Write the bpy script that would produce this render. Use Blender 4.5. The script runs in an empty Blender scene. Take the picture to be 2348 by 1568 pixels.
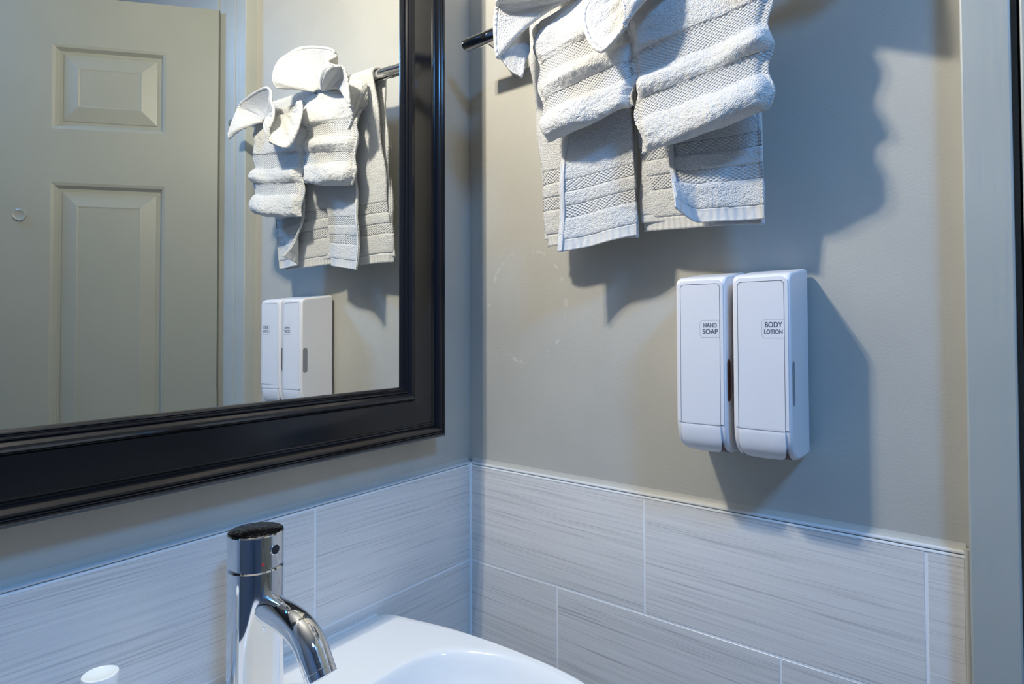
import bpy, bmesh, math, random
import numpy as np
from mathutils import Matrix, Vector

random.seed(7)
rng = np.random.default_rng(7)
SC = bpy.context.scene
COL = SC.collection

# ------------------------------------------------------------------ camera
CAM = np.array([-0.7702, -0.6546, 0.2242])
YAW, PITCH, ROLL = 0.6360, 0.0217, -0.0033
fw = np.array([math.cos(YAW) * math.cos(PITCH), math.sin(YAW) * math.cos(PITCH), math.sin(PITCH)])
rt = np.array([math.sin(YAW), -math.cos(YAW), 0.0])
up = np.cross(rt, fw)
r2 = math.cos(ROLL) * rt + math.sin(ROLL) * up
u2 = -math.sin(ROLL) * rt + math.cos(ROLL) * up
cd = bpy.data.cameras.new('camera')
cam = bpy.data.objects.new('camera', cd)
COL.objects.link(cam)
cam.matrix_world = Matrix(((r2[0], u2[0], -fw[0], CAM[0]), (r2[1], u2[1], -fw[1], CAM[1]),
                           (r2[2], u2[2], -fw[2], CAM[2]), (0, 0, 0, 1)))
cd.sensor_width = 36.0
cd.lens = 36.0 * 1402.24 / 2348.0
cd.shift_y = -62.5 / 2348.0
cd.clip_start = 0.01
SC.camera = cam

# ------------------------------------------------------------------ world, exposure
wd = bpy.data.worlds.new('world')
SC.world = wd
wd.use_nodes = True
wd.node_tree.nodes['Background'].inputs[0].default_value = (0.20, 0.42, 1.0, 1)
wd.node_tree.nodes['Background'].inputs[1].default_value = 0.16
SC.view_settings.view_transform = 'Standard'
SC.view_settings.look = 'None'
SC.view_settings.gamma = 1.0
SC.view_settings.use_curve_mapping = False
SC.view_settings.exposure = 0.2

# strengths of the two fixtures that light the room (built further down)
KEY_W, KEY_COL = 6.9, (1.0, 0.935, 0.80)        # each of the three bulbs of the vanity light
CEIL_STR, CEIL_COL = 82.0, (0.13, 0.43, 1.0)   # diffuser of the ceiling light

# ------------------------------------------------------------------ helpers
DL = -0.0413                                    # the towel wall is not quite square to the mirror wall
MW = np.array([[math.cos(DL), -math.sin(DL), 0], [math.sin(DL), math.cos(DL), 0], [0, 0, 1]])
def T(d, u, z):
    """towel-wall coordinates (depth out of the wall, distance from the corner, height) to world"""
    return MW @ np.array([-d, -u, z])
def TT(A):
    A = np.asarray(A, float)
    return np.stack([-A[..., 0], -A[..., 1], A[..., 2]], -1) @ MW.T

def world_loc(o):
    v = Vector(o.location)
    while o.parent:
        o = o.parent
        v = v + o.location
    return np.array(v)

def tag(o, label=None, cat=None, group=None, kind=None):
    if label: o['label'] = label
    if cat: o['category'] = cat
    if group: o['group'] = group
    if kind: o['kind'] = kind
    return o

def thing(name, loc, label, cat, group=None):
    o = bpy.data.objects.new(name, None)
    COL.objects.link(o)
    o.empty_display_size = 0.03
    o.location = tuple(float(v) for v in loc)
    return tag(o, label, cat, group)

def mesh(name, V, F, mat, parent=None, smooth=None, uv=None, origin=None, label=None):
    V = np.asarray(V, float)
    if origin is None:
        lo, hi = V.min(0), V.max(0)
        origin = np.array([(lo[0] + hi[0]) / 2, (lo[1] + hi[1]) / 2, lo[2]])
    origin = np.asarray(origin, float)
    me = bpy.data.meshes.new(name)
    me.from_pydata((V - origin).tolist(), [], [tuple(int(i) for i in f) for f in F])
    bm = bmesh.new(); bm.from_mesh(me)
    bmesh.ops.recalc_face_normals(bm, faces=bm.faces)
    bm.to_mesh(me); bm.free()
    if uv is not None:
        uv = np.asarray(uv, float)
        l = me.uv_layers.new(name='UVMap')
        idx = np.zeros(len(me.loops), dtype=np.int32)
        me.loops.foreach_get('vertex_index', idx)
        l.data.foreach_set('uv', uv[idx].ravel().astype(np.float32))
    if smooth is not None:
        me.polygons.foreach_set('use_smooth', [True] * len(me.polygons))
        if smooth < 179: me.set_sharp_from_angle(angle=math.radians(smooth))
    me.materials.append(mat)
    o = bpy.data.objects.new(name, me)
    COL.objects.link(o)
    if parent is not None:
        o.parent = parent
        origin = origin - world_loc(parent)
    o.location = tuple(float(v) for v in origin)
    if label: o['label'] = label
    return o

def boxVF(x0, x1, y0, y1, z0, z1, fn=None):
    V = np.array([(x, y, z) for z in (z0, z1) for y in (y0, y1) for x in (x0, x1)], float)
    F = [(0, 2, 3, 1), (4, 5, 7, 6), (0, 1, 5, 4), (2, 6, 7, 3), (0, 4, 6, 2), (1, 3, 7, 5)]
    if fn is not None: V = fn(V)
    return V, F

def bevel(o, w, seg=2, ang=40):
    m = o.modifiers.new('bevel', 'BEVEL')
    m.width = w; m.segments = seg; m.limit_method = 'ANGLE'; m.angle_limit = math.radians(ang)
    return o

def lathe(profile, center, n=48, axis=(0, 0, 1)):
    """profile [(r, h)] turned round the axis through center"""
    a = Vector(axis).normalized()
    q = Vector((0, 0, 1)).rotation_difference(a).to_matrix()
    Q = np.array(q)
    V, F = [], []
    for r, h in profile:
        for k in range(n):
            t = 2 * math.pi * k / n
            V.append(Q @ np.array([r * math.cos(t), r * math.sin(t), h]) + np.asarray(center))
    m = len(profile)
    for i in range(m - 1):
        for k in range(n):
            F.append((i * n + k, i * n + (k + 1) % n, (i + 1) * n + (k + 1) % n, (i + 1) * n + k))
    F.append(tuple(range(n))); F.append(tuple((m - 1) * n + k for k in range(n)))
    return np.array(V), F

def tube(path, rad, n=24, ref=(1, 0, 0), cap=True):
    path = np.asarray(path, float); m = len(path)
    rad = np.broadcast_to(np.asarray(rad, float), (m,))
    tg = np.gradient(path, axis=0); tg /= np.linalg.norm(tg, axis=1)[:, None]
    ref = np.asarray(ref, float)
    V, F = [], []
    for i in range(m):
        a = ref - tg[i] * (ref @ tg[i]); a /= np.linalg.norm(a)
        b = np.cross(tg[i], a)
        for k in range(n):
            t = 2 * math.pi * k / n
            V.append(path[i] + rad[i] * (math.cos(t) * a + math.sin(t) * b))
    for i in range(m - 1):
        for k in range(n):
            F.append((i * n + k, i * n + (k + 1) % n, (i + 1) * n + (k + 1) % n, (i + 1) * n + k))
    if cap:
        F.append(tuple(range(n))); F.append(tuple((m - 1) * n + k for k in range(n)))
    return np.array(V), F

def smooth_path(pts, n):
    pts = np.asarray(pts, float)
    P = np.vstack([2 * pts[0] - pts[1], pts, 2 * pts[-1] - pts[-2]])
    out = []
    segs = len(pts) - 1
    for k in range(n):
        s = k / (n - 1) * segs; i = min(int(s), segs - 1); t = s - i
        p0, p1, p2, p3 = P[i], P[i + 1], P[i + 2], P[i + 3]
        out.append(0.5 * ((2 * p1) + (-p0 + p2) * t + (2 * p0 - 5 * p1 + 4 * p2 - p3) * t * t + (-p0 + 3 * p1 - 3 * p2 + p3) * t ** 3))
    return np.array(out)

def prism(poly, fn, a0, a1):
    """extrude a 2D polygon between a0 and a1; fn(x, y, a) -> world"""
    n = len(poly)
    V = [fn(x, y, a0) for x, y in poly] + [fn(x, y, a1) for x, y in poly]
    F = [tuple(range(n)), tuple(range(2 * n - 1, n - 1, -1))]
    F += [(i, (i + 1) % n, n + (i + 1) % n, n + i) for i in range(n)]
    return np.array(V), F

def rrect(x0, x1, y0, y1, r, n=6):
    """rounded rectangle; r = radii at (x1,y1),(x0,y1),(x0,y0),(x1,y0)"""
    if not hasattr(r, '__len__'): r = (r,) * 4
    out = []
    for (cx, cy, a0, rr) in ((x1 - r[0], y1 - r[0], 0, r[0]), (x0 + r[1], y1 - r[1], 90, r[1]),
                             (x0 + r[2], y0 + r[2], 180, r[2]), (x1 - r[3], y0 + r[3], 270, r[3])):
        for k in range(n + 1):
            a = math.radians(a0 + 90 * k / n)
            out.append((cx + rr * math.cos(a), cy + rr * math.sin(a)))
    return out

# ------------------------------------------------------------------ materials
class N:
    def __init__(s, name):
        s.m = bpy.data.materials.new(name); s.m.use_nodes = True
        s.t = s.m.node_tree; s.p = s.t.nodes['Principled BSDF']
    def n(s, typ, **kw):
        x = s.t.nodes.new(typ)
        for k, v in kw.items():
            if k.startswith('i_'): x.inputs[k[2:].replace('_', ' ')].default_value = v
            else: setattr(x, k, v)
        return x
    def l(s, a, ao, b, bi): s.t.links.new(a.outputs[ao], b.inputs[bi])
    def set(s, **kw):
        for k, v in kw.items():
            k = k.replace('_', ' ')
            s.p.inputs[k].default_value = (*v, 1) if isinstance(v, tuple) and len(v) == 3 else v
        return s
    def mathn(s, op, a, b=None):
        x = s.t.nodes.new('ShaderNodeMath'); x.operation = op
        for i, q in enumerate((a, b)):
            if q is None: continue
            if isinstance(q, tuple): s.t.links.new(q[0].outputs[q[1]], x.inputs[i])
            else: x.inputs[i].default_value = q
        return x
    def bump(s, src, out, strength, dist):
        b = s.n('ShaderNodeBump'); b.inputs['Strength'].default_value = strength
        b.inputs['Distance'].default_value = dist
        s.l(src, out, b, 'Height'); s.l(b, 'Normal', s.p, 'Normal')
        return b

def paint(name, col, scale=400, strength=0.28, dist=0.0007, stretch=None, rough=0.55, var=0.06):
    k = N(name).set(Roughness=rough)
    g = k.n('ShaderNodeNewGeometry')
    mp = k.n('ShaderNodeMapping')
    if stretch: mp.inputs['Scale'].default_value = stretch
    k.l(g, 'Position', mp, 'Vector')
    a = k.n('ShaderNodeTexNoise', i_Scale=scale, i_Detail=3.0); k.l(mp, 'Vector', a, 'Vector')
    k.bump(a, 'Fac', strength, dist)
    b = k.n('ShaderNodeTexNoise', i_Scale=6.0, i_Detail=3.0); k.l(g, 'Position', b, 'Vector')
    r = k.n('ShaderNodeValToRGB'); k.l(b, 'Fac', r, 'Fac')
    r.color_ramp.elements[0].position = 0.3; r.color_ramp.elements[1].position = 0.7
    r.color_ramp.elements[0].color = (*[c * (1 - var) for c in col], 1)
    r.color_ramp.elements[1].color = (*[c * (1 + var) for c in col], 1)
    k.l(r, 'Color', k.p, 'Base Color')
    return k.m

def plain(name, col, rough=0.5, metal=0.0, **kw):
    return N(name).set(Base_Color=col, Roughness=rough, Metallic=metal, **kw).m

PAINT = (0.485, 0.468, 0.415)
M_wall = paint('wall_paint', PAINT)
def scuffed(m):
    k = N.__new__(N); k.m = m; k.t = m.node_tree; k.p = k.t.nodes['Principled BSDF']
    old = k.p.inputs['Base Color'].links[0].from_socket
    g = k.n('ShaderNodeNewGeometry'); sp = k.n('ShaderNodeSeparateXYZ'); k.l(g, 'Position', sp, 'Vector')
    a = k.mathn('ADD', (sp, 'Y'), .112); a = k.mathn('DIVIDE', (a, 0), .074); a = k.mathn('POWER', (a, 0), 2.0)
    b = k.mathn('ADD', (sp, 'Z'), -.258); b = k.mathn('DIVIDE', (b, 0), .086); b = k.mathn('POWER', (b, 0), 2.0)
    r = k.mathn('SQRT', (k.mathn('ADD', (a, 0), (b, 0)), 0)); r = k.mathn('SUBTRACT', (r, 0), 1.0); r = k.mathn('ABSOLUTE', (r, 0))
    near = k.mathn('LESS_THAN', (r, 0), .035)
    nz = k.n('ShaderNodeTexNoise', i_Scale=90.0, i_Detail=4.0); k.l(g, 'Position', nz, 'Vector')
    th = k.mathn('GREATER_THAN', (nz, 'Fac'), .56); onx = k.mathn('GREATER_THAN', (sp, 'X'), -.02)
    f = k.mathn('MULTIPLY', (near, 0), (th, 0)); f = k.mathn('MULTIPLY', (f, 0), (onx, 0)); f = k.mathn('MULTIPLY', (f, 0), .28)
    mx = k.n('ShaderNodeMixRGB'); mx.inputs['Color2'].default_value = (.75, .74, .70, 1)
    k.t.links.new(old, mx.inputs['Color1']); k.l(f, 0, mx, 'Fac'); k.l(mx, 'Color', k.p, 'Base Color')
scuffed(M_wall)
M_trim = paint('trim_paint', (0.42, 0.435, 0.40), 120, 0.6, 0.0010, (1, 1, 0.07), 0.42)
M_door = paint('door_paint', (0.27, 0.28, 0.245), 200, 0.08, 0.0004, (1, 1, 0.1), 0.42, 0.03)
M_ceiling = paint('ceiling_paint', (0.48, 0.49, 0.50), 120, 0.2, 0.001)
M_caulk = paint('caulk', (0.53, 0.515, 0.46), 300, 0.2, 0.0004, None, 0.4)
M_edge = plain('edging_grey', (0.70, 0.70, 0.69), 0.25)
M_gap = plain('edging_gap', (0.25, 0.25, 0.26), 0.6)
M_grout = paint('grout', (0.96, 0.955, 0.94), 500, 0.2, 0.0003, None, 0.8)
M_dark = paint('bounce_cut_dark', (0.15, 0.19, 0.25))  # invented dark tone for the unseen far walls, cuts the bounced light
M_floor = paint('floor_vinyl', (0.22, 0.22, 0.23), 40, 0.1, 0.0005)

def tile_mat():
    k = N('linen_tile').set(Roughness=0.32)
    tc = k.n('ShaderNodeTexCoord'); oi = k.n('ShaderNodeObjectInfo')
    sp = k.n('ShaderNodeSeparateXYZ'); k.l(tc, 'Object', sp, 'Vector')
    s = k.mathn('SUBTRACT', (sp, 'X'), (sp, 'Y'))
    off = k.mathn('MULTIPLY', (oi, 'Random'), 37.0)
    out = []
    for (fs, ft, sl, det) in ((6, 520, 14, 2.0), (13, 1150, 30, 1.0), (3, 130, 4, 1.0)):
        a = k.mathn('MULTIPLY', (s, 0), fs)
        b0 = k.mathn('MULTIPLY', (sp, 'Z'), ft)
        b1 = k.mathn('MULTIPLY', (s, 0), sl)
        b = k.mathn('ADD', (b0, 0), (b1, 0))
        c = k.n('ShaderNodeCombineXYZ'); k.l(a, 0, c, 'X'); k.l(b, 0, c, 'Y'); k.l(off, 0, c, 'Z')
        t = k.n('ShaderNodeTexNoise', i_Scale=1.0, i_Detail=det); k.l(c, 'Vector', t, 'Vector')
        out.append(t)
    m1 = k.mathn('MULTIPLY', (out[0], 'Fac'), 0.55)
    m2 = k.mathn('MULTIPLY', (out[1], 'Fac'), 0.25)
    m3 = k.mathn('MULTIPLY', (out[2], 'Fac'), 0.20)
    a1 = k.mathn('ADD', (m1, 0), (m2, 0)); a2 = k.mathn('ADD', (a1, 0), (m3, 0))
    r = k.n('ShaderNodeValToRGB'); k.l(a2, 0, r, 'Fac')
    e = r.color_ramp.elements
    e[0].position = 0.31; e[0].color = (0.50, 0.48, 0.46, 1)
    e[1].position = 0.66; e[1].color = (0.88, 0.845, 0.80, 1)
    x = r.color_ramp.elements.new(0.46); x.color = (0.79, 0.755, 0.715, 1)
    k.l(r, 'Color', k.p, 'Base Color')
    k.bump(a2, 0, 0.12, 0.0005)
    return k.m
M_tile = tile_mat()

M_black = N('black_lacquer').set(Base_Color=(0.009, 0.009, 0.011), Roughness=0.17, Coat_Weight=0.15, Coat_Roughness=0.10)
g = M_black.n('ShaderNodeNewGeometry'); nz = M_black.n('ShaderNodeTexNoise', i_Scale=900.0, i_Detail=1.0)
M_black.l(g, 'Position', nz, 'Vector'); M_black.bump(nz, 'Fac', 0.05, 0.0003); M_black = M_black.m
M_mirror = plain('mirror_silver', (0.90, 0.915, 0.90), 0.0, 1.0)
M_chrome = plain('chrome', (0.80, 0.81, 0.83), 0.045, 1.0)
M_chrome_dark = plain('chrome_dark_hole', (0.03, 0.035, 0.05), 0.25, 0.6)
M_ceramic = plain('white_ceramic', (0.92, 0.92, 0.90), 0.10, Coat_Weight=0.3, Coat_Roughness=0.03)
M_plastic = plain('white_plastic', (0.82, 0.81, 0.83), 0.28)
M_plastic2 = plain('white_plastic_panel', (0.80, 0.80, 0.83), 0.36)
M_groove = plain('groove_grey', (0.36, 0.36, 0.40), 0.6)
M_print = plain('label_print', (0.27, 0.31, 0.39), 0.6)
M_window = plain('level_window_grey', (0.27, 0.275, 0.30), 0.3)
M_window_brown = plain('level_window_brown', (0.20, 0.07, 0.05), 0.3)
M_brown = plain('inner_brown', (0.17, 0.09, 0.08), 0.6)
M_red = plain('red_enamel', (0.75, 0.03, 0.03), 0.4)
M_cap = plain('cap_plastic', (0.88, 0.90, 0.88), 0.35, Subsurface_Weight=0.2)
M_bottle = plain('bottle_plastic', (0.80, 0.82, 0.80), 0.3)
M_metal = plain('brushed_metal', (0.55, 0.54, 0.52), 0.35, 1.0)

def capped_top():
    k = N('painted_reflection_chrome').set(Metallic=1.0, Roughness=0.22)
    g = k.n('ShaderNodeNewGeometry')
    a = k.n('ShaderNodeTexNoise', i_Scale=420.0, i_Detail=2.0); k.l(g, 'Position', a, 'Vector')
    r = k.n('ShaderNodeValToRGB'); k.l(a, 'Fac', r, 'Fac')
    r.color_ramp.elements[0].position = 0.5; r.color_ramp.elements[0].color = (0.035, 0.036, 0.042, 1)  # near-black stands in for a dark ceiling mirrored in the chrome
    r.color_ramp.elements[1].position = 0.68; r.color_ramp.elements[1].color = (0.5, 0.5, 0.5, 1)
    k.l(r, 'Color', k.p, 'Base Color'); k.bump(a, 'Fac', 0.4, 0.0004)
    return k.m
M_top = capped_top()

WHITE = (0.715, 0.705, 0.685)
def terry_mat():
    k = N('terry_cotton').set(Roughness=1.0, Base_Color=WHITE, Specular_IOR_Level=0.1, Sheen_Weight=0.25)
    uv = k.n('ShaderNodeUVMap')
    v = k.n('ShaderNodeTexVoronoi', i_Scale=760.0); k.l(uv, 'UV', v, 'Vector')
    n2 = k.n('ShaderNodeTexNoise', i_Scale=300.0, i_Detail=3.0); k.l(uv, 'UV', n2, 'Vector')
    a = k.mathn('MULTIPLY', (v, 'Distance'), -0.7); b = k.mathn('ADD', (a, 0), (n2, 'Fac'))
    k.bump(b, 0, 0.9, 0.0014)
    return k.m
def dobby_mat():
    k = N('dobby_weave').set(Roughness=1.0, Base_Color=WHITE, Specular_IOR_Level=0.1)
    uv = k.n('ShaderNodeUVMap'); sp = k.n('ShaderNodeSeparateXYZ'); k.l(uv, 'UV', sp, 'Vector')
    f = 2 * math.pi / 0.0054
    a = k.mathn('MULTIPLY', (sp, 'X'), f); b = k.mathn('MULTIPLY', (sp, 'Y'), f * 1.35)
    p = k.mathn('ADD', (a, 0), (b, 0)); q = k.mathn('SUBTRACT', (a, 0), (b, 0))
    s1 = k.mathn('SINE', (p, 0)); s2 = k.mathn('SINE', (q, 0))
    h = k.mathn('MINIMUM', (s1, 0), (s2, 0))
    k.bump(h, 0, 0.9, 0.0008)
    return k.m
def hem_mat():
    k = N('woven_hem').set(Roughness=0.95, Base_Color=WHITE, Specular_IOR_Level=0.1)
    uv = k.n('ShaderNodeUVMap'); sp = k.n('ShaderNodeSeparateXYZ'); k.l(uv, 'UV', sp, 'Vector')
    n2 = k.n('ShaderNodeTexNoise', i_Scale=60.0, i_Detail=1.0); k.l(uv, 'UV', n2, 'Vector')
    n3 = k.mathn('MULTIPLY', (n2, 'Fac'), 7.0)
    a = k.mathn('MULTIPLY', (sp, 'X'), 2 * math.pi / 0.0075); a = k.mathn('ADD', (a, 0), (n3, 0)); s1 = k.mathn('SINE', (a, 0))
    b = k.mathn('MULTIPLY', (sp, 'Y'), 2 * math.pi / 0.0009); b = k.mathn('SINE', (b, 0)); b = k.mathn('MULTIPLY', (b, 0), .12)
    h = k.mathn('ADD', (s1, 0), (b, 0))
    k.bump(h, 0, 0.55, 0.0007)
    return k.m
M_terry, M_dobby, M_hem = terry_mat(), dobby_mat(), hem_mat()

# ------------------------------------------------------------------ room shell
ZF, ZC = -1.02, 1.26
PW = -0.006                     # painted wall lies 6 mm behind the tile faces
XL, YB = -1.95, -2.0            # far sides of the room
H = 0.153; GR = 0.0028          # tile course and joint
def struct(name, V, F, mat, parent=None, **kw):
    o = mesh(name, V, F, mat, parent, **kw)
    if parent is None: o['kind'] = 'structure'
    return o

floor = struct('floor', *boxVF(XL - .1, .12, YB - .1, .12, ZF - .06, ZF), M_floor)
ceiling = struct('ceiling', *boxVF(XL - .1, .16, YB - .1, .12, ZC, ZC + .06), M_ceiling)
wall_back = struct('wall_back', *boxVF(XL - .1, .11, -PW, .11, ZF, ZC), M_wall)
wall_left = struct('wall_left', *boxVF(XL - .1, XL, YB - .1, -PW, ZF, ZC), M_dark)
wall_front = struct('wall_front', *boxVF(XL, .16, YB - .1, YB, ZF, ZC), M_dark)
U_CAS, U_CAS1, U_JAMB0, U_JAMB1 = 0.657, 0.695, 0.7015, 0.764
DOOR_W = 0.78
U_DOOR1 = U_JAMB1 + DOOR_W + 0.02
DOOR_TOP = 0.955
# towel wall: piece by the corner, piece above the doorway, piece beyond it
bm_v, bm_f = [], []
for (u0, u1, z0, z1) in ((-.006, .70, ZF, ZC), (.70, U_DOOR1 + .04, DOOR_TOP + .04, ZC), (U_DOOR1 + .04, 2.05, ZF, ZC)):
    V, F = boxVF(PW - .1, PW, u0, u1, z0, z1, TT)
    k = len(bm_v); bm_v += V.tolist(); bm_f += [tuple(i + k for i in f) for f in F]
wall_right = struct('wall_right', bm_v, bm_f, M_wall)

# ---- tiles (each a part of its wall), grout bed, edging and caulk
def tile_run(parent, fn, runs, umax, tag_):
    for (r, joints) in runs:
        z1 = -r * H - (0.0012 if r == 0 else GR / 2); z0 = -(r + 1) * H + GR / 2
        for a, b in zip(joints[:-1], joints[1:]):
            a2 = a + (0.0022 if a == 0 else GR / 2); b2 = b - GR / 2
            o = mesh('tile', *boxVF(-.0065, 0, a2, b2, z0, z1, fn), M_tile, parent)
            bevel(o, 0.0004, 1)
    V, F = boxVF(-.0069, -.0004, 0.0, umax, -3 * H, 0.0, fn)
    mesh('grout_bed', V, F, M_grout, parent)
def fn_back(V):                 # (depth, distance from corner, z) on the mirror wall
    V = np.asarray(V, float); return np.stack([-V[:, 1], -V[:, 0], V[:, 2]], 1)
a1, b1, c1, d1 = 0.3113, 0.6211, 0.1715, 0.4810
UT = 0.6535
tile_run(wall_right, TT, [(0, [0, a1, b1, UT]), (1, [0, c1, d1, UT]), (2, [0, a1, b1, UT])], UT, 'right')
tile_run(wall_back, fn_back, [(0, [0, .298, .612, .92, 1.23]), (1, [0, .306, .612, .92, 1.23]), (2, [0, .298, .612, .92, 1.23])], 1.23, 'back')
# edging strip on top of the tiles and the caulk fillet above it
def edging(parent, fn, n0, n1):
    def strip(nm, prof, mat, sm=35):
        V, F = prism(prof, lambda d, z, a: fn(np.array([[d, a, z]]))[0], n0, n1)
        mesh(nm, V, F, mat, parent, smooth=sm)
    strip('grout_line', [(-.006, -.0012), (.0004, -.0012), (.0006, -.0002), (.0002, .0012), (-.006, .0012)], M_grout)
    strip('edging_gap', [(-.006, .0012), (-.0022, .0012), (-.0022, .0022), (-.006, .0022)], M_gap)
    strip('tile_edging', [(-.006, .0022), (-.0004, .0022), (.0002, .0030), (.0000, .0042), (-.0010, .0052), (-.0024, .0056), (-.006, .0056)], M_edge)
    strip('caulk_bead', [(-.0061, .0056), (-.0030, .0056), (-.0040, .0072), (-.0051, .0094), (-.0058, .0118), (-.0061, .0118)], M_caulk, 60)
edging(wall_right, TT, 0.0, UT)
edging(wall_back, fn_back, 0.0, 1.23)
# caulk in the inside corner of the tiles and where the tiles meet the door casing
V, F = tube([(-.0005, -.0005, -3 * H), (-.0005, -.0005, 0.004)], 0.0024, 8)
mesh('corner_caulk', V, F, M_grout, wall_back, smooth=60)
V, F = tube([T(-.001, UT + .0012, -3 * H), T(-.001, UT + .0012, 0.008)], 0.003, 8)
mesh('corner_caulk', V, F, M_caulk, wall_right, smooth=60)

# ---- door casing and jamb beside the towel wall
def wbox(d0, d1, u0, u1, z0, z1): return boxVF(d0, d1, u0, u1, z0, z1, TT)
trim1 = struct('trim_1', *wbox(PW - .1, .021, U_CAS, U_CAS1, ZF, ZC - .02), M_trim, label='painted door casing beside the towel wall')
bevel(trim1, .002, 2)
trim2 = struct('trim_2', *wbox(PW - .1, .018, U_JAMB0, U_JAMB1, ZF, ZC - .02), M_trim, label='painted door jamb behind the casing')
bevel(trim2, .0015, 2)
trim3 = struct('trim_3', *wbox(PW - .1, .021, U_DOOR1, U_DOOR1 + .04, ZF, DOOR_TOP), M_trim, label='painted door casing on the latch side')
trim4 = struct('trim_4', *wbox(PW - .1, .021, U_JAMB1 + .001, U_DOOR1 + .04, DOOR_TOP, DOOR_TOP + .045), M_trim, label='painted head casing above the doorway')

# ---- panelled door standing ajar, seen in the mirror
DP = np.array([-.0602, -.7471]); DD = np.array([-.7478, -.6639]); DN = np.array([-.6639, .7478])
def DF(V):                      # (s along the door, depth towards the mirror, z)
    V = np.asarray(V, float)
    xy = DP + V[:, :1] * DD + V[:, 1:2] * DN
    return np.concatenate([xy, V[:, 2:]], 1)
door = thing('door_1', (*(DP + .39 * DD), ZF), 'grey painted six panel door standing ajar, seen in the mirror', 'door')
door['kind'] = 'structure'
th = 0.035
cols = [(.108, .332), (.448, .672)]
rows = [(-.84, -.30), (-.17, .540), (.656, .840)]
zb = ZF + .012
for (a, b) in ((0, .108), (.332, .448), (.672, DOOR_W)):
    mesh('stile', *boxVF(a, b, -th, 0, zb, DOOR_TOP - .008, DF), M_door, door)
zr = [zb] + [v for r in rows for v in r] + [DOOR_TOP - .008]
for (a, b) in cols:
    for i in range(0, len(zr), 2):
        mesh('rail', *boxVF(a, b, -th, 0, zr[i], zr[i + 1], DF), M_door, door)
def panel(a, b, z0, z1):
    rings = [(0, 0), (.006, -.0015), (.012, -.0085), (.018, -.0085), (.020, -.0070), (.050, -.0015), (.053, -.0022)]
    V, F = [], []
    for (w, d) in rings:
        V += [(a + w, d, z0 + w), (b - w, d, z0 + w), (b - w, d, z1 - w), (a + w, d, z1 - w)]
    n = len(rings)
    for i in range(n - 1):
        for k in range(4):
            F.append((i * 4 + k, i * 4 + (k + 1) % 4, (i + 1) * 4 + (k + 1) % 4, (i + 1) * 4 + k))
    F.append(tuple((n - 1) * 4 + k for k in range(4)))
    b0 = len(V); V += [(a, -th, z0), (b, -th, z0), (b, -th, z1), (a, -th, z1)]
    F += [(k, (k + 1) % 4, b0 + (k + 1) % 4, b0 + k) for k in range(4)] + [tuple(b0 + k for k in range(4))]
    mesh('door_panel', DF(V), F, M_door, door)
for (a, b) in cols:
    for (z0, z1) in rows: panel(a, b, z0, z1)
hk = np.append(DP + .389 * DD, .467)
V, F = lathe([(.013, 0), (.013, .0022), (.0115, .0034), (.010, .0026), (.002, .0024)], hk, 24, (DN[0], DN[1], 0))
mesh('hook_plate', V, F, M_door, door, smooth=40, label='painted round plate on the door')

# ------------------------------------------------------------------ mirror
XI0, XI1, ZI0, ZI1 = -.668, -.1812, .1434, .715
GD = 0.027
mir = thing('wall_mirror', ((XI0 + XI1) / 2, 0, ZI0 - .085), 'large wall mirror in a black moulded frame above the washbasin', 'mirror')
prof = [(0, .0272), (.0006, .0300), (.0022, .0318), (.0036, .0312), (.0044, .0300), (.0054, .0305), (.0074, .0335), (.0088, .0332), (.0096, .0322),
        (.0112, .0345), (.0135, .0372), (.0160, .0378), (.0182, .0368), (.0198, .0345), (.0206, .0318), (.0216, .0312), (.0226, .0322), (.0238, .0322),
        (.0300, .0312), (.0400, .0304), (.0500, .0304), (.0580, .0310), (.0588, .0324), (.0604, .0327), (.0614, .0318), (.0622, .0304), (.0640, .0302),
        (.0665, .0322), (.0690, .0356), (.0712, .0374), (.0732, .0378), (.0742, .0368), (.0748, .0360), (.0754, .0368), (.0762, .0372), (.0768, .0366), (.0774, .0374),
        (.0790, .0378), (.0812, .0366), (.0832, .0336), (.0845, .0290), (.0850, .0230), (.0850, -.004), (.0, -.004)]
def rail(side):
    def P(w, d, end):
        if side == 'b': return (XI0 - w if end == 0 else XI1 + w, -d, ZI0 - .945 * w)
        if side == 't': return (XI0 - w if end == 0 else XI1 + w, -d, ZI1 + .945 * w)
        if side == 'r': return (XI1 + w, -d, ZI0 - .945 * w if end == 0 else ZI1 + .945 * w)
        return (XI0 - w, -d, ZI0 - .945 * w if end == 0 else ZI1 + .945 * w)
    n = len(prof)
    V = [P(w, d, e) for e in (0, 1) for (w, d) in prof]
    F = [(i, (i + 1) % n, n + (i + 1) % n, n + i) for i in range(n)] + [tuple(range(n)), tuple(range(n, 2 * n))]
    mesh('frame_rail', V, F, M_black, mir, smooth=28)
for s in 'brtl': rail(s)
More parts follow.
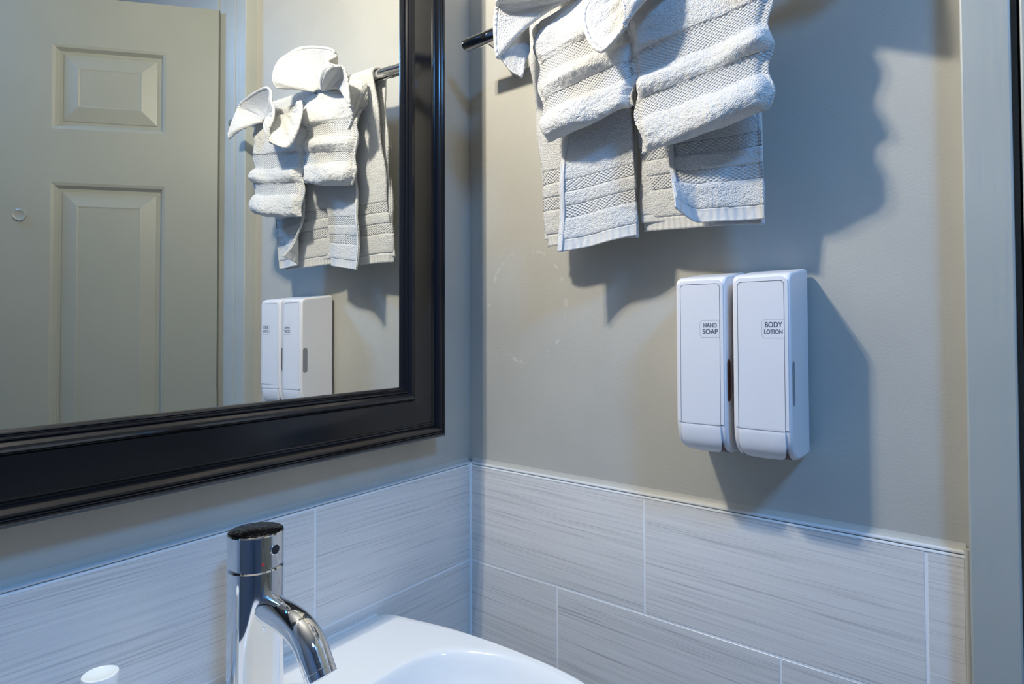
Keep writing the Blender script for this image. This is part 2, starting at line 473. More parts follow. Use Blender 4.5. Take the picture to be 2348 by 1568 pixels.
# silvered glass with its slightly prismatic bevelled border
BW, BT = .0175, .0175 * math.tan(math.radians(.55))
e = .004
O = [(XI0 - e, ZI0 - e), (XI1 + e, ZI0 - e), (XI1 + e, ZI1 + e), (XI0 - e, ZI1 + e)]
I = [(XI0 + BW, ZI0 + BW), (XI1 - BW, ZI0 + BW), (XI1 - BW, ZI1 - BW), (XI0 + BW, ZI1 - BW)]
gl = mesh('mirror_glass', [(x, -GD, z) for x, z in I] + [(x, -GD + .004, z) for x, z in I],
          [(0, 1, 2, 3), (7, 6, 5, 4)] + [(k, (k + 1) % 4, 4 + (k + 1) % 4, 4 + k) for k in range(4)], M_mirror, mir)
for k in range(4):
    j = (k + 1) % 4
    V = [(I[k][0], -GD, I[k][1]), (I[j][0], -GD, I[j][1]), (O[j][0], -GD - BT, O[j][1]), (O[k][0], -GD - BT, O[k][1])]
    V += [(x, y + .003, z) for x, y, z in V]
    mesh('glass_bevel', V, [(0, 1, 2, 3), (7, 6, 5, 4)] + [(q, (q + 1) % 4, 4 + (q + 1) % 4, 4 + q) for q in range(4)], M_mirror, gl)

# ------------------------------------------------------------------ washbasin
XC, ZS = -.425, -.168
def basin_outline(n=160):
    # right half from the middle of the back edge round to the middle of the front
    pts = [(0, -.003), (.12, -.003), (.220, -.003), (.233, -.006), (.240, -.014), (.248, -.05), (.258, -.10), (.2625, -.145), (.2645, -.206), (.2615, -.271),
           (.252, -.318), (.228, -.366), (.180, -.405), (.11, -.428), (0, -.436)]
    p = smooth_path(pts, n // 2)
    q = p[::-1][1:-1] * np.array([-1, 1])
    return np.vstack([p, q])
OUT = basin_outline()
def bowl_loop(off_side, yb, off_front):
    pts = [(0, yb), (.10, yb), (.160, yb - .001), (.195, yb - .007), (.220, yb - .022), (.240, yb - .052), (.2535 - off_side, -.215), (.250 - off_side, -.27),
           (.238 - off_side, -.318), (.212 - off_side, -.356), (.166 - off_side * .8, -.390 + off_front), (.10, -.412 + off_front), (0, -.420 + off_front)]
    pts = [((x - off_side) if 3 <= i <= 5 else x, y) for i, (x, y) in enumerate(pts)]
    p = smooth_path(pts, 80)
    q = p[::-1][1:-1] * np.array([-1, 1])
    return np.vstack([p, q])
loops = []
c0 = np.array([0, -.22])
def scl(A, s, dy=0): return (A - c0) * s + c0 + np.array([0, dy])
loops += [(scl(OUT, .62), ZS - .20), (scl(OUT, .88), ZS - .13), (scl(OUT, .975), ZS - .06), (OUT, ZS - .012), (scl(OUT, .9985), ZS - .004), (scl(OUT, .994), ZS - .0008), (scl(OUT, .988), ZS)]
B0 = bowl_loop(0, -.120, 0)
OI = scl(OUT, .988)
loops += [(OI * (1 - q) + B0 * q, ZS) for q in (.2, .4, .6, .8, .92)]
loops += [(B0, ZS - .0001), (scl(B0, .985), ZS - .0012), (scl(B0, .970), ZS - .005), (scl(B0, .955), ZS - .012), (scl(B0, .935), ZS - .030), (scl(B0, .89), ZS - .065),
          (scl(B0, .80), ZS - .098), (scl(B0, .62), ZS - .122), (scl(B0, .36), ZS - .132), (scl(B0, .10), ZS - .136)]
V, F = [], []
n = len(OUT)
for A, z in loops:
    V += [(XC + x, y, z) for x, y in A]
for i in range(len(loops) - 1):
    for k in range(n): F.append((i * n + k, i * n + (k + 1) % n, (i + 1) * n + (k + 1) % n, (i + 1) * n + k))
F.append(tuple(range(n))); F.append(tuple((len(loops) - 1) * n + k for k in range(n)))
basin = thing('washbasin', (XC, -.22, ZS - .2), 'white ceramic washbasin against the tiled wall under the mirror', 'sink')
mesh('basin', V, F, M_ceramic, basin, smooth=50)
V, F = lathe([(.030, 0), (.030, .003), (.024, .005), (.01, .006)], (XC, -.22, ZS - .1365), 32)
mesh('drain', V, F, M_chrome, basin, smooth=40)
V, F = lathe([(.16, 0), (.10, .10), (.08, .35), (.09, .62), (.11, .653)], (XC, -.20, ZF), 40)
mesh('pedestal', V, F, M_ceramic, basin, smooth=60)
V, F = boxVF(XC - .225, XC + .225, -.0042, .0002, ZS - .004, ZS + .0012)
mesh('caulk_bead', V, F, M_grout, basin)

# ------------------------------------------------------------------ faucet
FX, FY, FR = -.4255, -.0795, .0267
ZT_ = .0222
fau = thing('basin_faucet', (FX, FY, ZS), 'chrome single hole basin faucet standing on the washbasin ledge', 'faucet')
V, F = lathe([(FR + .004, 0), (FR + .004, .003), (FR + .0005, .006), (FR, .01), (FR, ZT_ - ZS - .0355), (FR - .0012, ZT_ - ZS - .0342), (FR - .003, ZT_ - ZS - .0342)], (FX, FY, ZS), 64)
mesh('body', V, F, M_chrome, fau, smooth=30)
V, F = lathe([(FR - .0025, -.0015), (FR - .0012, 0), (FR, .0012), (FR, .0315), (FR - .0008, .0327)], (FX, FY, ZT_ - .0328), 64)
handle = mesh('handle', V, F, M_chrome, fau, smooth=30)
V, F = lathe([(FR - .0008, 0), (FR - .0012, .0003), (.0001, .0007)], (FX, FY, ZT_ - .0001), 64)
mesh('handle_top', V, F, M_top, handle, smooth=60, label='speckled chrome disc on top of the handle, dark reflection painted in')
ha = math.radians(-80)
hd = np.array([math.cos(ha), math.sin(ha), 0])
hc = np.array([FX, FY, ZT_ - .0150]) + hd * (FR - .0012)
V, F = lathe([(.0056, 0), (.0056, .0016), (.0045, .0018)], hc, 24, hd)
mesh('socket_ring', V, F, M_chrome, handle, smooth=40)
V, F = lathe([(.0046, 0), (.0046, .0021)], hc, 24, hd)
mesh('socket_hole', V, F, M_chrome_dark, handle)
ra = math.radians(-107)
rd = np.array([math.cos(ra), math.sin(ra), 0])
V, F = lathe([(.0013, 0), (.0013, .0006)], np.array([FX, FY, ZT_ - .0265]) + rd * (FR - .0002), 16, rd)
mesh('hot_mark', V, F, M_red, handle, label='small red dot')
SPT = [(-.085, -.0490), (-.1000, -.0492), (-.130, -.0500), (-.1535, -.0545), (-.1690, -.0645), (-.1780, -.0765), (-.1825, -.0830)]
pth = smooth_path(SPT, 30)
V, F = tube([(FX, y, z) for y, z in pth], .0145, 40)
sp = mesh('spout', V, F, M_chrome, fau, smooth=40)
t_end = np.array([0, *(pth[-1] - pth[-2])]); t_end /= np.linalg.norm(t_end)
pe = np.array([FX, *pth[-1]])
V, F = lathe([(.0143, 0), (.0138, .0004), (.0138, .0008), (.0145, .0012), (.0145, .0068), (.0133, .0074), (.0115, .0074), (.011, .004)], pe, 40, t_end)
mesh('aerator', V, F, M_chrome, sp, smooth=30)

# ------------------------------------------------------------------ small bottle at the lower left
BX, BY = -.5555, -.0600
bot = thing('toiletry_bottle', (BX, BY, ZS), 'small bottle with a white cap on the washbasin ledge left of the faucet', 'bottle')
V, F = lathe([(.016, 0), (.0175, .003), (.0175, .050), (.015, .058), (.0105, .062), (.0105, .066)], (BX, BY, ZS), 32)
mesh('bottle_body', V, F, M_bottle, bot, smooth=40)
V, F = lathe([(.0122, 0), (.0138, .0345), (.0134, .0360), (.0118, .0364), (.0108, .0356), (.0001, .0356)], (BX, BY, ZS + .0640), 40)
mesh('cap', V, F, M_cap, bot, smooth=40, label='white plastic cap')

# ------------------------------------------------------------------ soap dispensers
def text_mesh(s, size, dstr=.00035):
    cu = bpy.data.curves.new('txt', 'FONT')
    cu.body = s; cu.size = size; cu.offset = size * .012; cu.extrude = 0; cu.align_x = 'CENTER'; cu.align_y = 'CENTER'
    o = bpy.data.objects.new('txt', cu); COL.objects.link(o)
    dg = bpy.context.evaluated_depsgraph_get(); dg.update()
    me = o.evaluated_get(dg).to_mesh()
    V = np.array([v.co[:] for v in me.vertices]); F = [tuple(p.vertices) for p in me.polygons]
    o.evaluated_get(dg).to_mesh_clear()
    bpy.data.objects.remove(o); bpy.data.curves.remove(cu)
    return V, F
DF_ = .0740
def side_profile():
    pts = [(.0005, .0835), (.0005, .2865), (.002, .2885), (.006, .2892), (.064, .2815), (.070, .2795), (.0730, .2765), (DF_, .2725), (DF_, .1190),
           (.0732, .1120), (.0715, .1040), (.0682, .0965), (.0632, .0905), (.0570, .0862), (.0495, .0838), (.040, .0828), (.02, .0826)]
    return pts
def dispenser(u0, u1, lines, label, side_mat):
    root = thing('soap_dispenser', T(.03, (u0 + u1) / 2, .082), label, 'dispenser', 'wall dispensers under the towels')
    fnp = lambda d, z, u: T(d, u, z)
    V, F = prism(side_profile(), fnp, u0, u1)
    body = mesh('housing', V, F, M_plastic, root, smooth=50)
    bevel(body, .0036, 3, 50)
    # raised rim and front panel with a groove between them
    zt, zl = .2770, .1162
    ui0, ui1 = u0 + .0062, u1 - .0062
    outer = rrect(u0 + .0026, u1 - .0026, .1175, zt, (.007, .007, .0005, .0005))
    inner = rrect(ui0 - .0004, ui1 + .0004, .1175, zt - .0040, (.0045, .0045, .0005, .0005))
    n_ = len(outer); V, F = [], []
    for (A, d) in ((outer, DF_ - .001), (outer, DF_ + .0006), (inner, DF_ + .0010), (inner, DF_ - .001)):
        V += [T(d, x, z) for x, z in A]
    for i in range(4):
        for k in range(n_):
            if k == 2 * 7 + 6 and False: continue
            F.append((i * n_ + k, i * n_ + (k + 1) % n_, ((i + 1) % 4) * n_ + (k + 1) % n_, ((i + 1) % 4) * n_ + k))
    mesh('front_rim', V, F, M_plastic, root, smooth=40)
    V, F = prism(rrect(ui0 - .0005, ui1 + .0005, zl, zt - .0039, (.0045, .0045, .0005, .0005)), lambda x, z, d: T(d, x, z), DF_ - .001, DF_ + .00012)
    mesh('panel_groove', V, F, M_groove, root)
    V, F = prism(rrect(ui0 + .0003, ui1 - .0003, zl + .0003, zt - .0047, (.0042, .0042, .0005, .0005)), lambda x, z, d: T(d, x, z), DF_ - .001, DF_ + .0009)
    pan = mesh('front_panel', V, F, M_plastic2, root)
    # button: curved plate that follows the lower front
    prof_ = [(DF_ + .0009, .1152), (DF_ + .0011, .1120), (.0742, .1040), (.0720, .0962), (.0680, .0898), (.0615, .0852), (.0535, .0826)]
    prof_ = smooth_path(prof_, 16)
    V, F = [], []
    ns = 15; m_ = len(prof_)
    for lay in (0, 1):
        for i, (d, z) in enumerate(prof_):
            q = i / (m_ - 1)
            cut = .0 if q < .40 else 0.0175 * (1 - math.sqrt(max(0, 1 - ((q - .40) / .60) ** 2)))
            for k in range(ns):
                a = -1 + 2 * k / (ns - 1)
                hw = (ui1 - ui0) / 2 - .0002 - cut
                V.append(T(d - .004 * lay + .0006 * (1 - abs(a) ** 6), (ui0 + ui1) / 2 + a * hw, z + .002 * lay * q))
    o_ = m_ * ns
    for i in range(m_ - 1):
        for k in range(ns - 1):
            a = i * ns + k
            F.append((a, a + 1, a + ns + 1, a + ns)); F.append((o_ + a, o_ + a + ns, o_ + a + ns + 1, o_ + a + 1))
    rim = [k for k in range(ns)] + [i * ns + ns - 1 for i in range(1, m_)] + [(m_ - 1) * ns + k for k in range(ns - 2, -1, -1)] + [i * ns for i in range(m_ - 2, 0, -1)]
    for a, b in zip(rim, rim[1:] + rim[:1]): F.append((a, b, o_ + b, o_ + a))
    mesh('push_button', V, F, M_plastic2, root, smooth=45)
    V, F = [], []
    for lay in (0, 1):
        for i, (d, z) in enumerate(prof_):
            for a in (0, 1):
                V.append(T(d - .0016 - .004 * lay, (ui0, ui1)[a] + (.0003, -.0003)[a], z + .0012))
    for i in range(m_ - 1):
        F += [(2 * i, 2 * i + 1, 2 * i + 3, 2 * i + 2), (2 * m_ + 2 * i, 2 * m_ + 2 * i + 2, 2 * m_ + 2 * i + 3, 2 * m_ + 2 * i + 1),
              (2 * i, 2 * i + 2, 2 * m_ + 2 * i + 2, 2 * m_ + 2 * i), (2 * i + 1, 2 * m_ + 2 * i + 1, 2 * m_ + 2 * i + 3, 2 * i + 3)]
    mesh('button_recess', V, F, M_brown, root)
    # label plate with its printed words
    lu1 = ui1 - .0003; lu0 = lu1 - .0222; lz0, lz1 = .2126, .2322
    V, F = prism(rrect(lu0, lu1, lz0, lz1, (.0004, .004, .004, .0004)), lambda x, z, d: T(d, x, z), DF_, DF_ + .0010)
    mesh('label_outline', V, F, M_groove, pan)
    V, F = prism(rrect(lu0 + .00035, lu1, lz0 + .00035, lz1 - .00035, (.0002, .0037, .0037, .0002)), lambda x, z, d: T(d, x, z), DF_, DF_ + .00108)
    lp = mesh('label_plate', V, F, M_plastic2, pan)
    for (s, size, wmax, zc) in lines:
        V, F = text_mesh(s, size)
        w = V[:, 0].max() - V[:, 0].min()
        V[:, 0] *= wmax / w
        n0_ = len(V); F = F + [tuple(i + n0_ * q for i in f) for q in (1, 2) for f in F]
        V = np.concatenate([V, V + np.array([size * .045, 0, 0]), V + np.array([size * .022, size * .02, 0])])
        W_ = TT(np.stack([np.full(len(V), DF_ + .00118), (lu0 + lu1) / 2 + .0006 + V[:, 0], zc + V[:, 1]], 1))
        o = mesh('lettering', W_, F, M_print, pan, label='printed words ' + s)
    # level windows on both flanks
    for (uu, sgn, mt) in ((u0, -1, M_window), (u1, 1, side_mat)):
        poly = rrect(.0600, .0704, .1421, .1889, .0051, 8)
        V, F = prism(poly, lambda d, z, a: T(d, a, z), uu - .001 * sgn, uu + .00012 * sgn)
        mesh('level_window', V, F, mt, root)
    return root
dispenser(.3906, .4483, [('HAND', .0066, .0150, .2262), ('SOAP', .0077, .0172, .2192)],
          'white wall dispenser marked HAND SOAP, nearer the corner', M_window_brown)
dispenser(.4556, .5153, [('BODY', .0078, .0172, .2265), ('LOTION', .0066, .0184, .2192)],
          'white wall dispenser marked BODY LOTION, nearer the door casing', M_window)

# ------------------------------------------------------------------ towel bar
BD, BZ, BR = .075, .649, .0095
bar = thing('towel_bar', T(0, .339, .63), 'chrome towel bar on the grey wall carrying the towels', 'towel bar')
V, F = tube([T(BD, .0615, BZ), T(BD, .0622, BZ), T(BD, .6168, BZ), T(BD, .6175, BZ)], [BR - .0008, BR, BR, BR - .0008], 32, (0, 0, 1))
mesh('bar', V, F, M_chrome, bar, smooth=40)
for uu in (.104, .574):
    V, F = tube([T(.002, uu, .640), T(.03, uu, .643), T(BD, uu, BZ)], [.0085, .0075, .0072], 24, (0, 0, 1))
    mesh('post', V, F, M_chrome, bar, smooth=50)
    n_ = MW @ np.array([-1, 0, 0])
    V, F = lathe([(.0215, -.006), (.0215, .003), (.020, .0055), (.016, .0075), (.010, .0085)], T(0, uu, .640), 40, n_)
    mesh('flange', V, F, M_chrome, bar, smooth=35)

# ------------------------------------------------------------------ towels
def vnoise(x, y, seed):
    """smooth 2D value noise"""
    r = np.random.default_rng(seed); G = r.random((64, 64))
    xi = np.floor(x).astype(int); yi = np.floor(y).astype(int); fx = x - xi; fy = y - yi
    fx = fx * fx * (3 - 2 * fx); fy = fy * fy * (3 - 2 * fy)
    g = lambda a, b: G[a % 64, b % 64]
    return (g(xi, yi) * (1 - fx) + g(xi + 1, yi) * fx) * (1 - fy) + (g(xi, yi + 1) * (1 - fx) + g(xi + 1, yi + 1) * fx) * fy - .5

def cloth(parent, fn, bands, ns, nt, th, size, seed=1, flip=False):
    """bands: (part name, material, t0, t1, lift, pile); fn(s, t) -> d,u,z arrays. Each band is a closed piece of cloth."""
    for (nm, mat, t0, t1, lift, pile) in bands:
        m_ = max(4, int(round(nt * (t1 - t0))) + 1)
        s, t = np.meshgrid(np.linspace(0, 1, ns), np.linspace(t0, t1, m_), indexing='ij')
        P = TT(np.stack(fn(s, t), -1))
        e_ = 1e-3
        ds = TT(np.stack(fn(np.clip(s + e_, 0, 1), t), -1)) - TT(np.stack(fn(np.clip(s - e_, 0, 1), t), -1))
        dt = TT(np.stack(fn(s, t + e_), -1)) - TT(np.stack(fn(s, t - e_), -1))
        Nn = np.cross(ds, dt); Nn /= (np.linalg.norm(Nn, axis=-1)[..., None] + 1e-12)
        if flip: Nn = -Nn
        edge = np.minimum((t - t0) / (t1 - t0 + 1e-9), (t1 - t) / (t1 - t0 + 1e-9))
        puff = lift * np.clip(edge * 6, 0, 1) ** .5
        nz_ = pile * (vnoise(s * size[0] * 330, t * size[1] * 330, seed) + .8 * vnoise(s * size[0] * 130 + 7, t * size[1] * 130, seed + 1))
        A = P + Nn * (puff + nz_)[..., None]
        B = P - Nn * (th + puff * .6)[..., None]
        a, b = ns, m_
        V = np.concatenate([A.reshape(-1, 3), B.reshape(-1, 3)])
        uv = np.stack([s * size[0], t * size[1]], -1).reshape(-1, 2); uv = np.concatenate([uv, uv])
        idx = np.arange(a * b).reshape(a, b); o_ = a * b
        q = np.stack([idx[:-1, :-1], idx[1:, :-1], idx[1:, 1:], idx[:-1, 1:]], -1).reshape(-1, 4)
        F = q.tolist() + (q[:, ::-1] + o_).tolist()
        rim = list(idx[:, 0]) + list(idx[-1, 1:]) + list(idx[-2::-1, -1]) + list(idx[0, -2:0:-1])
        F += [(x, y, y + o_, x + o_) for x, y in zip(rim, rim[1:] + rim[:1])]
        mesh(nm, V, F, mat, parent, smooth=180, uv=uv)

def ip(t, pts):
    """smooth interpolation through (t, v) points"""
    xs = np.array([p[0] for p in pts]); ys = np.array([p[1] for p in pts])
    m_ = np.zeros(len(xs)); sl = np.diff(ys) / np.diff(xs)
    for i in range(1, len(xs) - 1):
        if sl[i - 1] * sl[i] > 0: m_[i] = 2 * sl[i - 1] * sl[i] / (sl[i - 1] + sl[i])
    t = np.clip(t, xs[0], xs[-1]); i = np.clip(np.searchsorted(xs, t) - 1, 0, len(xs) - 2)
    h = xs[i + 1] - xs[i]; q = (t - xs[i]) / h
    return ((2 * q ** 3 - 3 * q ** 2 + 1) * ys[i] + (q ** 3 - 2 * q ** 2 + q) * h * m_[i] + (-2 * q ** 3 + 3 * q ** 2) * ys[i + 1] + (q ** 3 - q ** 2) * h * m_[i + 1])

def hang(tag_, lab, u0, u1, zb_l, zb_r, flap_u0, flap_top, flap_db, flap_zb, seed, flare):
    """hand towel folded lengthwise and laid over the bar"""
    root = thing('hand_towel', T(.06, (u0 + u1) / 2, min(zb_l, zb_r)), lab, 'towel', 'folded hand towels hanging from the bar')
    ztop = BZ
    # layer under the flap: goes up the front, over the bar and down behind it
    def back(s, t):
        zb_ = zb_l + (zb_r - zb_l) * s
        L1 = ztop - zb_; Rb = BR + .0045
        # t 0..0.46 front rise, .46...54 over the bar, .54..1 down behind
        q1 = np.clip(t / .46, 0, 1); q2 = np.clip((t - .46) / .08, 0, 1); q3 = np.clip((t - .54) / .46, 0, 1)
        d = .049 + (BD + Rb - .049) * q1 ** 1.3
        z = zb_ + L1 * q1
        a = math.pi * q2
        over = q2 > 0
        d = np.where(over, BD + Rb * np.cos(a), d); z = np.where(over, ztop + Rb * np.sin(a), z)
        down = q3 > 0
        d = np.where(down, BD - Rb - .018 * q3, d); z = np.where(down, ztop - (L1 - .01) * q3, z)
        side = np.where(t < .46, 1, 0)
        d = d + side * (1 - q1) * (.004 * np.sin(s * 5 + seed) ) - side * (1 - q1) * .010 * np.abs(2 * s - 1) ** 8
        u = u0 + (u1 - u0) * s + .002 * np.sin(t * 40 + seed) * (1 - s)
        return d, u, z
    Lb = (BZ - zb_l) / .46
    hb = lambda z: z / Lb
    bands = [('hem', M_hem, 0, hb(.0155), -.0006, .0001), ('terry_panel', M_terry, hb(.0155), hb(.049), .0011, .0008), ('woven_band', M_dobby, hb(.049), hb(.066), -.0002, 0),
             ('terry_panel', M_terry, hb(.066), hb(.085), .0011, .0008), ('woven_band', M_dobby, hb(.085), hb(.102), -.0002, 0), ('terry_panel', M_terry, hb(.102), .985, .0011, .0008), ('hem', M_hem, .985, 1.0, 0, .0001)]
    cloth(root, back, bands, 60, 240, .0022, (u1 - u0, Lb), seed)
    # flap folded across the front, free edge towards the corner
    fz = flap_zb
    def flap(s, t):
        zb_ = fz + (zb_r - fz + .004) * s
        z = zb_ + (ztop - .012 - zb_) * t
        uL = flap_u0 + flap_top * ip(t, [(0, 0), (.35, .15), (.7, 1), (1, 1)])
        wrap = np.clip((s - .86) / .14, 0, 1)
        s2 = np.clip(s / .86, 0, 1)
        u = uL + (u1 + .003 - uL) * (s2 - .06 * wrap ** 2 * 1.2)
        d0 = .049 + (BD + BR + .0045 - .049) * np.clip(t, 0, 1) ** 1.3
        gap = flap_db * (1 - s2) ** 1.6 * ip(t, [(0, 1), (.25, .85), (.5, .30), (.6, .1), (1, 0)]) + .004 + .004 * np.clip(1 - 2 * t, 0, 1)
        d = d0 + gap - .016 * wrap ** 2 + .003 * np.sin(t * 17 + seed) * (1 - s2) * np.clip(1 - 1.8 * t, 0, 1) + .0035 * np.sin(s2 * 8 + 3 * t + seed) * np.clip(1 - 2 * t, 0, 1)
        if flare:
            k = np.clip(1 - s2 / .32, 0, 1) * np.clip(1 - t / .30, 0, 1)
            d = d + flare * k ** 1.5; u = u + .022 * k ** 1.3; z = z + .012 * k ** 1.4
        return d, u, z
    Lf = BZ - fz
    hf = lambda z: z / Lf
    bands = [('hem', M_hem, 0, hf(.0155), -.0006, .0001), ('terry_panel', M_terry, hf(.0155), hf(.0455), .0011, .0008), ('woven_band', M_dobby, hf(.0455), hf(.0615), -.0002, 0),
             ('terry_panel', M_terry, hf(.0615), hf(.0805), .0011, .0008), ('woven_band', M_dobby, hf(.0805), hf(.0965), -.0002, 0), ('terry_panel', M_terry, hf(.0965), 1.0, .0011, .0008)]
    cloth(root, flap, bands, 80, 170, .0022, (u1 - flap_u0, Lf), seed + 5)
    # selvage along the free edge of the flap
    def selv(s, t):
        d, u, z = flap(s * .055, t)
        return d + .0016, u, z
    cloth(root, selv, [('selvage', M_hem, 0, .8, 0, .0001)], 6, 160, .0012, (.008, Lf * .8), seed + 9)
    return root

def pocket(lab, u0, u1, zt_l, zt_r, zb_l, zb_r, seed):
    """cloth wrapped round the hanging towel and folded into a pocket with horizontal pleats"""
    root = thing('pocket_towel', T(.09, (u0 + u1) / 2, zb_l), lab, 'towel', 'towels folded into pleated pockets')
    dp = [(0, .0985), (.03, .1005), (.085, .1010), (.12, .1040), (.22, .1085), (.31, .1080), (.345, .1020), (.40, .0995), (.47, .0990), (.505, .1030), (.55, .1105), (.595, .1120), (.635, .1060), (.665, .1005), (.72, .0990),
          (.775, .1000), (.805, .1060), (.86, .1125), (.92, .1150), (.965, .1120), (.99, .1030), (1.0, .0960)]
    def f(s, t):
        tt = t + .022 * np.sin(s * 3.3 + seed) * np.sin(np.pi * t) + .014 * vnoise(s * 3 + 3, t * 4, seed) * np.sin(np.pi * np.clip(t, 0, 1))
        d = ip(tt, dp)
        d = .1005 + (d - .1005) * (.62 + .34 * np.sin(s * 6 + seed * 1.7 + t * 5)) + .006 * np.sin(np.pi * s) ** .6
        z = (zt_l + (zt_r - zt_l) * s) * (1 - t) + (zb_l + (zb_r - zb_l) * s) * t
        e_ = np.abs(2 * s - 1)
        d = d - .016 * np.clip((e_ - .80) / .20, 0, 1) ** 2.2
        w = (u1 - u0)
        u = u0 + w * s + .0035 * np.sin(t * 19 + seed) * (1 - s) + .003 * np.sin(t * 23 + seed * 2) * s + .012 * (1 - s) * np.clip((t - .7) / .3, 0, 1) * .6
        d = np.maximum(d + .004 * vnoise(s * 5, t * 7, seed + 3), .0978)
        u = u - .011 * (1 - s) * np.clip(1 - t / .6, 0, 1)
        z = z - .004 * np.clip((t - .85) / .15, 0, 1) * np.sin(np.pi * s) + .003 * vnoise(s * 6, t * 0 + 2.3, seed)
        return d, u, z
    bands = [('hem', M_hem, 0, .085, -.0012, .0001), ('terry_panel', M_terry, .085, .345, .0012, .0010), ('woven_band', M_dobby, .345, .500, -.0002, 0), ('terry_panel', M_terry, .500, .660, .0010, .0010),
             ('woven_band', M_dobby, .660, .795, -.0002, 0), ('terry_panel', M_terry, .795, 1.0, .0010, .0012)]
    cloth(root, f, bands, 100, 170, .0025, (u1 - u0, (zt_l - zb_l) * 1.12), seed, True)
    return root

def crs(P, n):
    """Catmull-Rom through the rows of P, n samples"""
    return smooth_path(P, n)
def fan(lab, rim, base, cup, seed):
    """washcloth gathered in the pocket and opened like a fan: spokes from the gathered base to a ruffled rim"""
    rim = np.array(rim, float); base = np.array(base, float); cup = np.array(cup, float)[:, None]
    root = thing('washcloth', T(.12, rim[:, 1].mean(), rim[:, 2].min()), lab, 'washcloth', 'washcloths opened like fans above the pockets')
    ns_ = 601
    RS, BS, CS = crs(rim, ns_), crs(base, ns_), crs(np.repeat(cup, 2, 1), ns_)[:, :1]
    xs = np.linspace(0, 1, ns_)
    def f(s, t):
        g_ = lambda A: np.stack([np.interp(s, xs, A[:, k]) for k in range(A.shape[1])], -1)
        b_, r_, c_ = g_(BS), g_(RS), g_(CS)
        tt = np.clip(t, 0, 1)[..., None]
        mid = .5 * (b_ + r_); mid[..., 0] += c_[..., 0]
        P = (1 - tt) ** 2 * b_ + 2 * tt * (1 - tt) * mid + tt ** 2 * r_
        P = P + (t - np.clip(t, 0, 1))[..., None] * (r_ - b_)
        wr = .0012 * np.sin(s * 95 + 3 * np.sin(s * 15 + seed)) * np.clip(3.2 * t * (1 - t), 0, 1) + .005 * vnoise(s * 11, t * 4, seed) * np.clip(t * 2, 0, 1)
        P[..., 0] += wr
        return P[..., 0], P[..., 1], P[..., 2]
    bands = [('terry_panel', M_terry, 0, .95, .0008, .0013), ('hem', M_hem, .95, 1.0, .0010, .0003)]
    cloth(root, f, bands, 240, 56, .0030, (.45, .09), seed)
    return root

hang('A', 'white folded hand towel hanging under the pleated pocket nearer the mirror', .186, .329, .3375, .338, .2325, .020, .020, .3236, 2, 0.0)
hang('B', 'white folded hand towel hanging under the pleated pocket nearer the door casing', .3345, .482, .345, .338, .3840, .006, .016, .345, 4, .036)
pocket('white towel folded into a pleated pocket on the bar, nearer the mirror', .2165, .3520, .6250, .640, .4660, .4860, 1)
pocket('white towel folded into a pleated pocket on the bar, nearer the door casing', .3540, .5060, .6010, .618, .4256, .4460, 3)
fan('white washcloth fanned out above the pocket nearer the mirror',
    [(.147, .3660, .6440), (.150, .3690, .6620), (.143, .3630, .6919), (.124, .3660, .7140), (.112, .3445, .7253), (.114, .2942, .7128), (.126, .2411, .6890), (.124, .2336, .6769),
     (.148, .2239, .6563), (.158, .1960, .6401), (.150, .1849, .6368), (.147, .1782, .6141), (.142, .1777, .5774), (.134, .1800, .5740), (.127, .1900, .5580), (.1250, .1990, .5510), (.1235, .2060, .5490), (.112, .2010, .5750)],
    [(.1110, .3060, .6360), (.1105, .3050, .6370), (.1100, .3035, .6380), (.1095, .3015, .6380), (.1090, .2990, .6380), (.1090, .2960, .6380), (.1090, .2930, .6375), (.1090, .2905, .6370),
     (.1095, .2880, .6365), (.1095, .2850, .6360), (.1095, .2800, .6360), (.1085, .2700, .6370), (.1060, .2480, .6410), (.1020, .2180, .6410), (.0960, .1960, .6340), (.0940, .1930, .6150), (.0935, .1930, .6040), (.0935, .1930, .5960)],
    [.010, .012, -.002, -.022, -.030, -.024, -.004, -.020, .012, .016, -.002, -.012, .008, .014, .012, .010, .006, .0], 11)
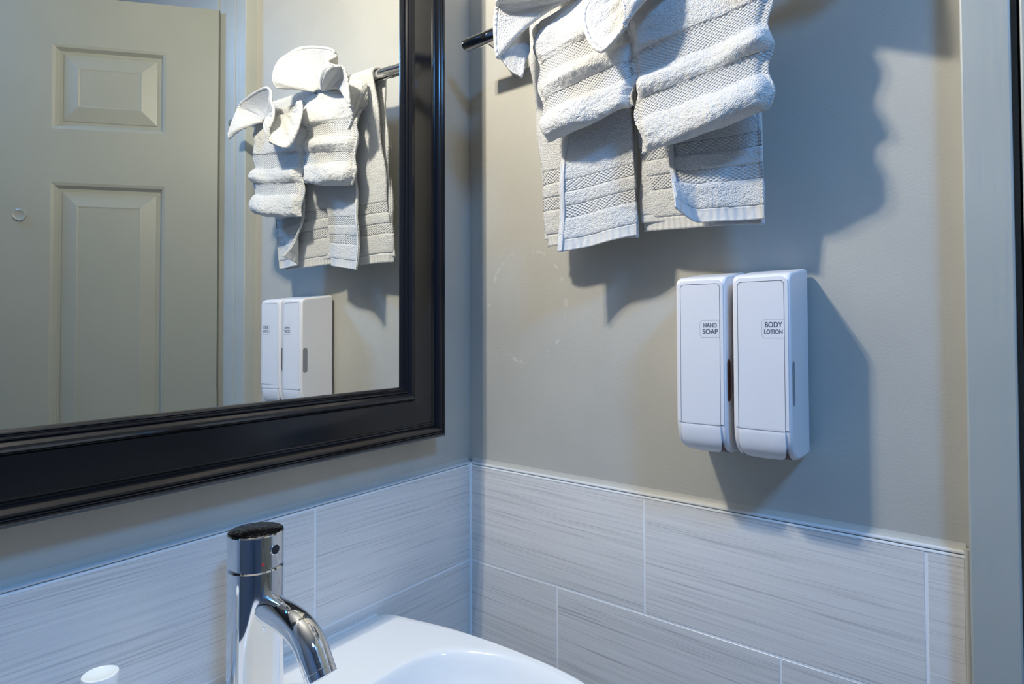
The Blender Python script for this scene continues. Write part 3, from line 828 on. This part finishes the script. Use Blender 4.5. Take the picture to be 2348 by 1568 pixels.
fan('white washcloth fanned out above the pocket nearer the door casing',
    [(.140, .5212, .5839), (.138, .5247, .5984), (.118, .5346, .6456), (.120, .5132, .6626), (.132, .4290, .6650), (.136, .3982, .6536), (.140, .3870, .6311), (.146, .3680, .6088), (.150, .3660, .5876),
     (.156, .3707, .5692), (.156, .3718, .5549), (.153, .3649, .5454), (.1447, .3350, .5362), (.142, .3150, .5590), (.138, .3080, .5930), (.130, .3230, .6200)],
    [(.1110, .4560, .6150), (.1110, .4550, .6150), (.1105, .4520, .6155), (.1100, .4490, .6160), (.1095, .4440, .6160), (.1095, .4400, .6160), (.1100, .4360, .6155), (.1105, .4320, .6150), (.1115, .4270, .6150),
     (.1120, .4220, .6150), (.1120, .4160, .6150), (.1115, .4090, .6150), (.1105, .4000, .6155), (.1095, .3920, .6160), (.1085, .3860, .6170), (.1075, .3810, .6180)],
    [.012, .010, -.016, -.020, -.022, -.006, .006, .010, .014, .020, .022, .020, .014, .010, .004, .0], 17)

# ------------------------------------------------------------------ light fixtures
VX, VY, VZ = -.600, -.085, .885
van = thing('vanity_light', (VX, 0, VZ - .03), 'vanity light with three small bulbs above the mirror', 'wall lamp')
V, F = lathe([(.060, -.006), (.060, .012), (.055, .016), (.02, .018)], (VX, 0, VZ), 40, (0, -1, 0))
mesh('backplate', V, F, M_metal, van, smooth=40)
V, F = tube([(VX, -.016, VZ), (VX, -.045, VZ + .012), (VX, VY, VZ + .03)], .008, 16)
mesh('arm', V, F, M_metal, van, smooth=50)
M_bulb = N('bulb_glow').set(Base_Color=(1, 1, 1), Emission_Color=(*KEY_COL, 1), Emission_Strength=8.0).m
for k, (dx, dy) in enumerate(((0, -.022), (-.020, .014), (.020, .014))):
    c = (VX + dx, VY + dy, VZ)
    V, F = lathe([(.006, .028), (.008, .026), (.009, .014), (.006, .012)], c, 20)
    mesh('socket', V, F, M_metal, van, smooth=40)
    ld = bpy.data.lights.new('bulb_light', 'POINT'); ld.energy = KEY_W; ld.color = KEY_COL; ld.shadow_soft_size = .012
    lo = bpy.data.objects.new('bulb_light', ld); COL.objects.link(lo); lo.parent = van
    lo.location = Vector(c) - van.location
CX_, CY_ = -.87, -1.33
cel = thing('ceiling_light', (CX_, CY_, ZC - .05), 'round ceiling light with a cool white diffuser', 'ceiling lamp')
V, F = lathe([(.165, .05), (.165, .0), (.15, -.004), (.15, .0)], (CX_, CY_, ZC - .05), 48)
mesh('rim', V, F, M_metal, cel, smooth=40)
M_diff = N('diffuser_glow').set(Base_Color=(.9, .9, .9), Emission_Color=(*CEIL_COL, 1), Emission_Strength=CEIL_STR).m
V, F = lathe([(.148, .0), (.148, -.004), (.12, -.010), (.0005, -.016)], (CX_, CY_, ZC - .05), 48)
mesh('diffuser', V, F, M_diff, cel, smooth=60)
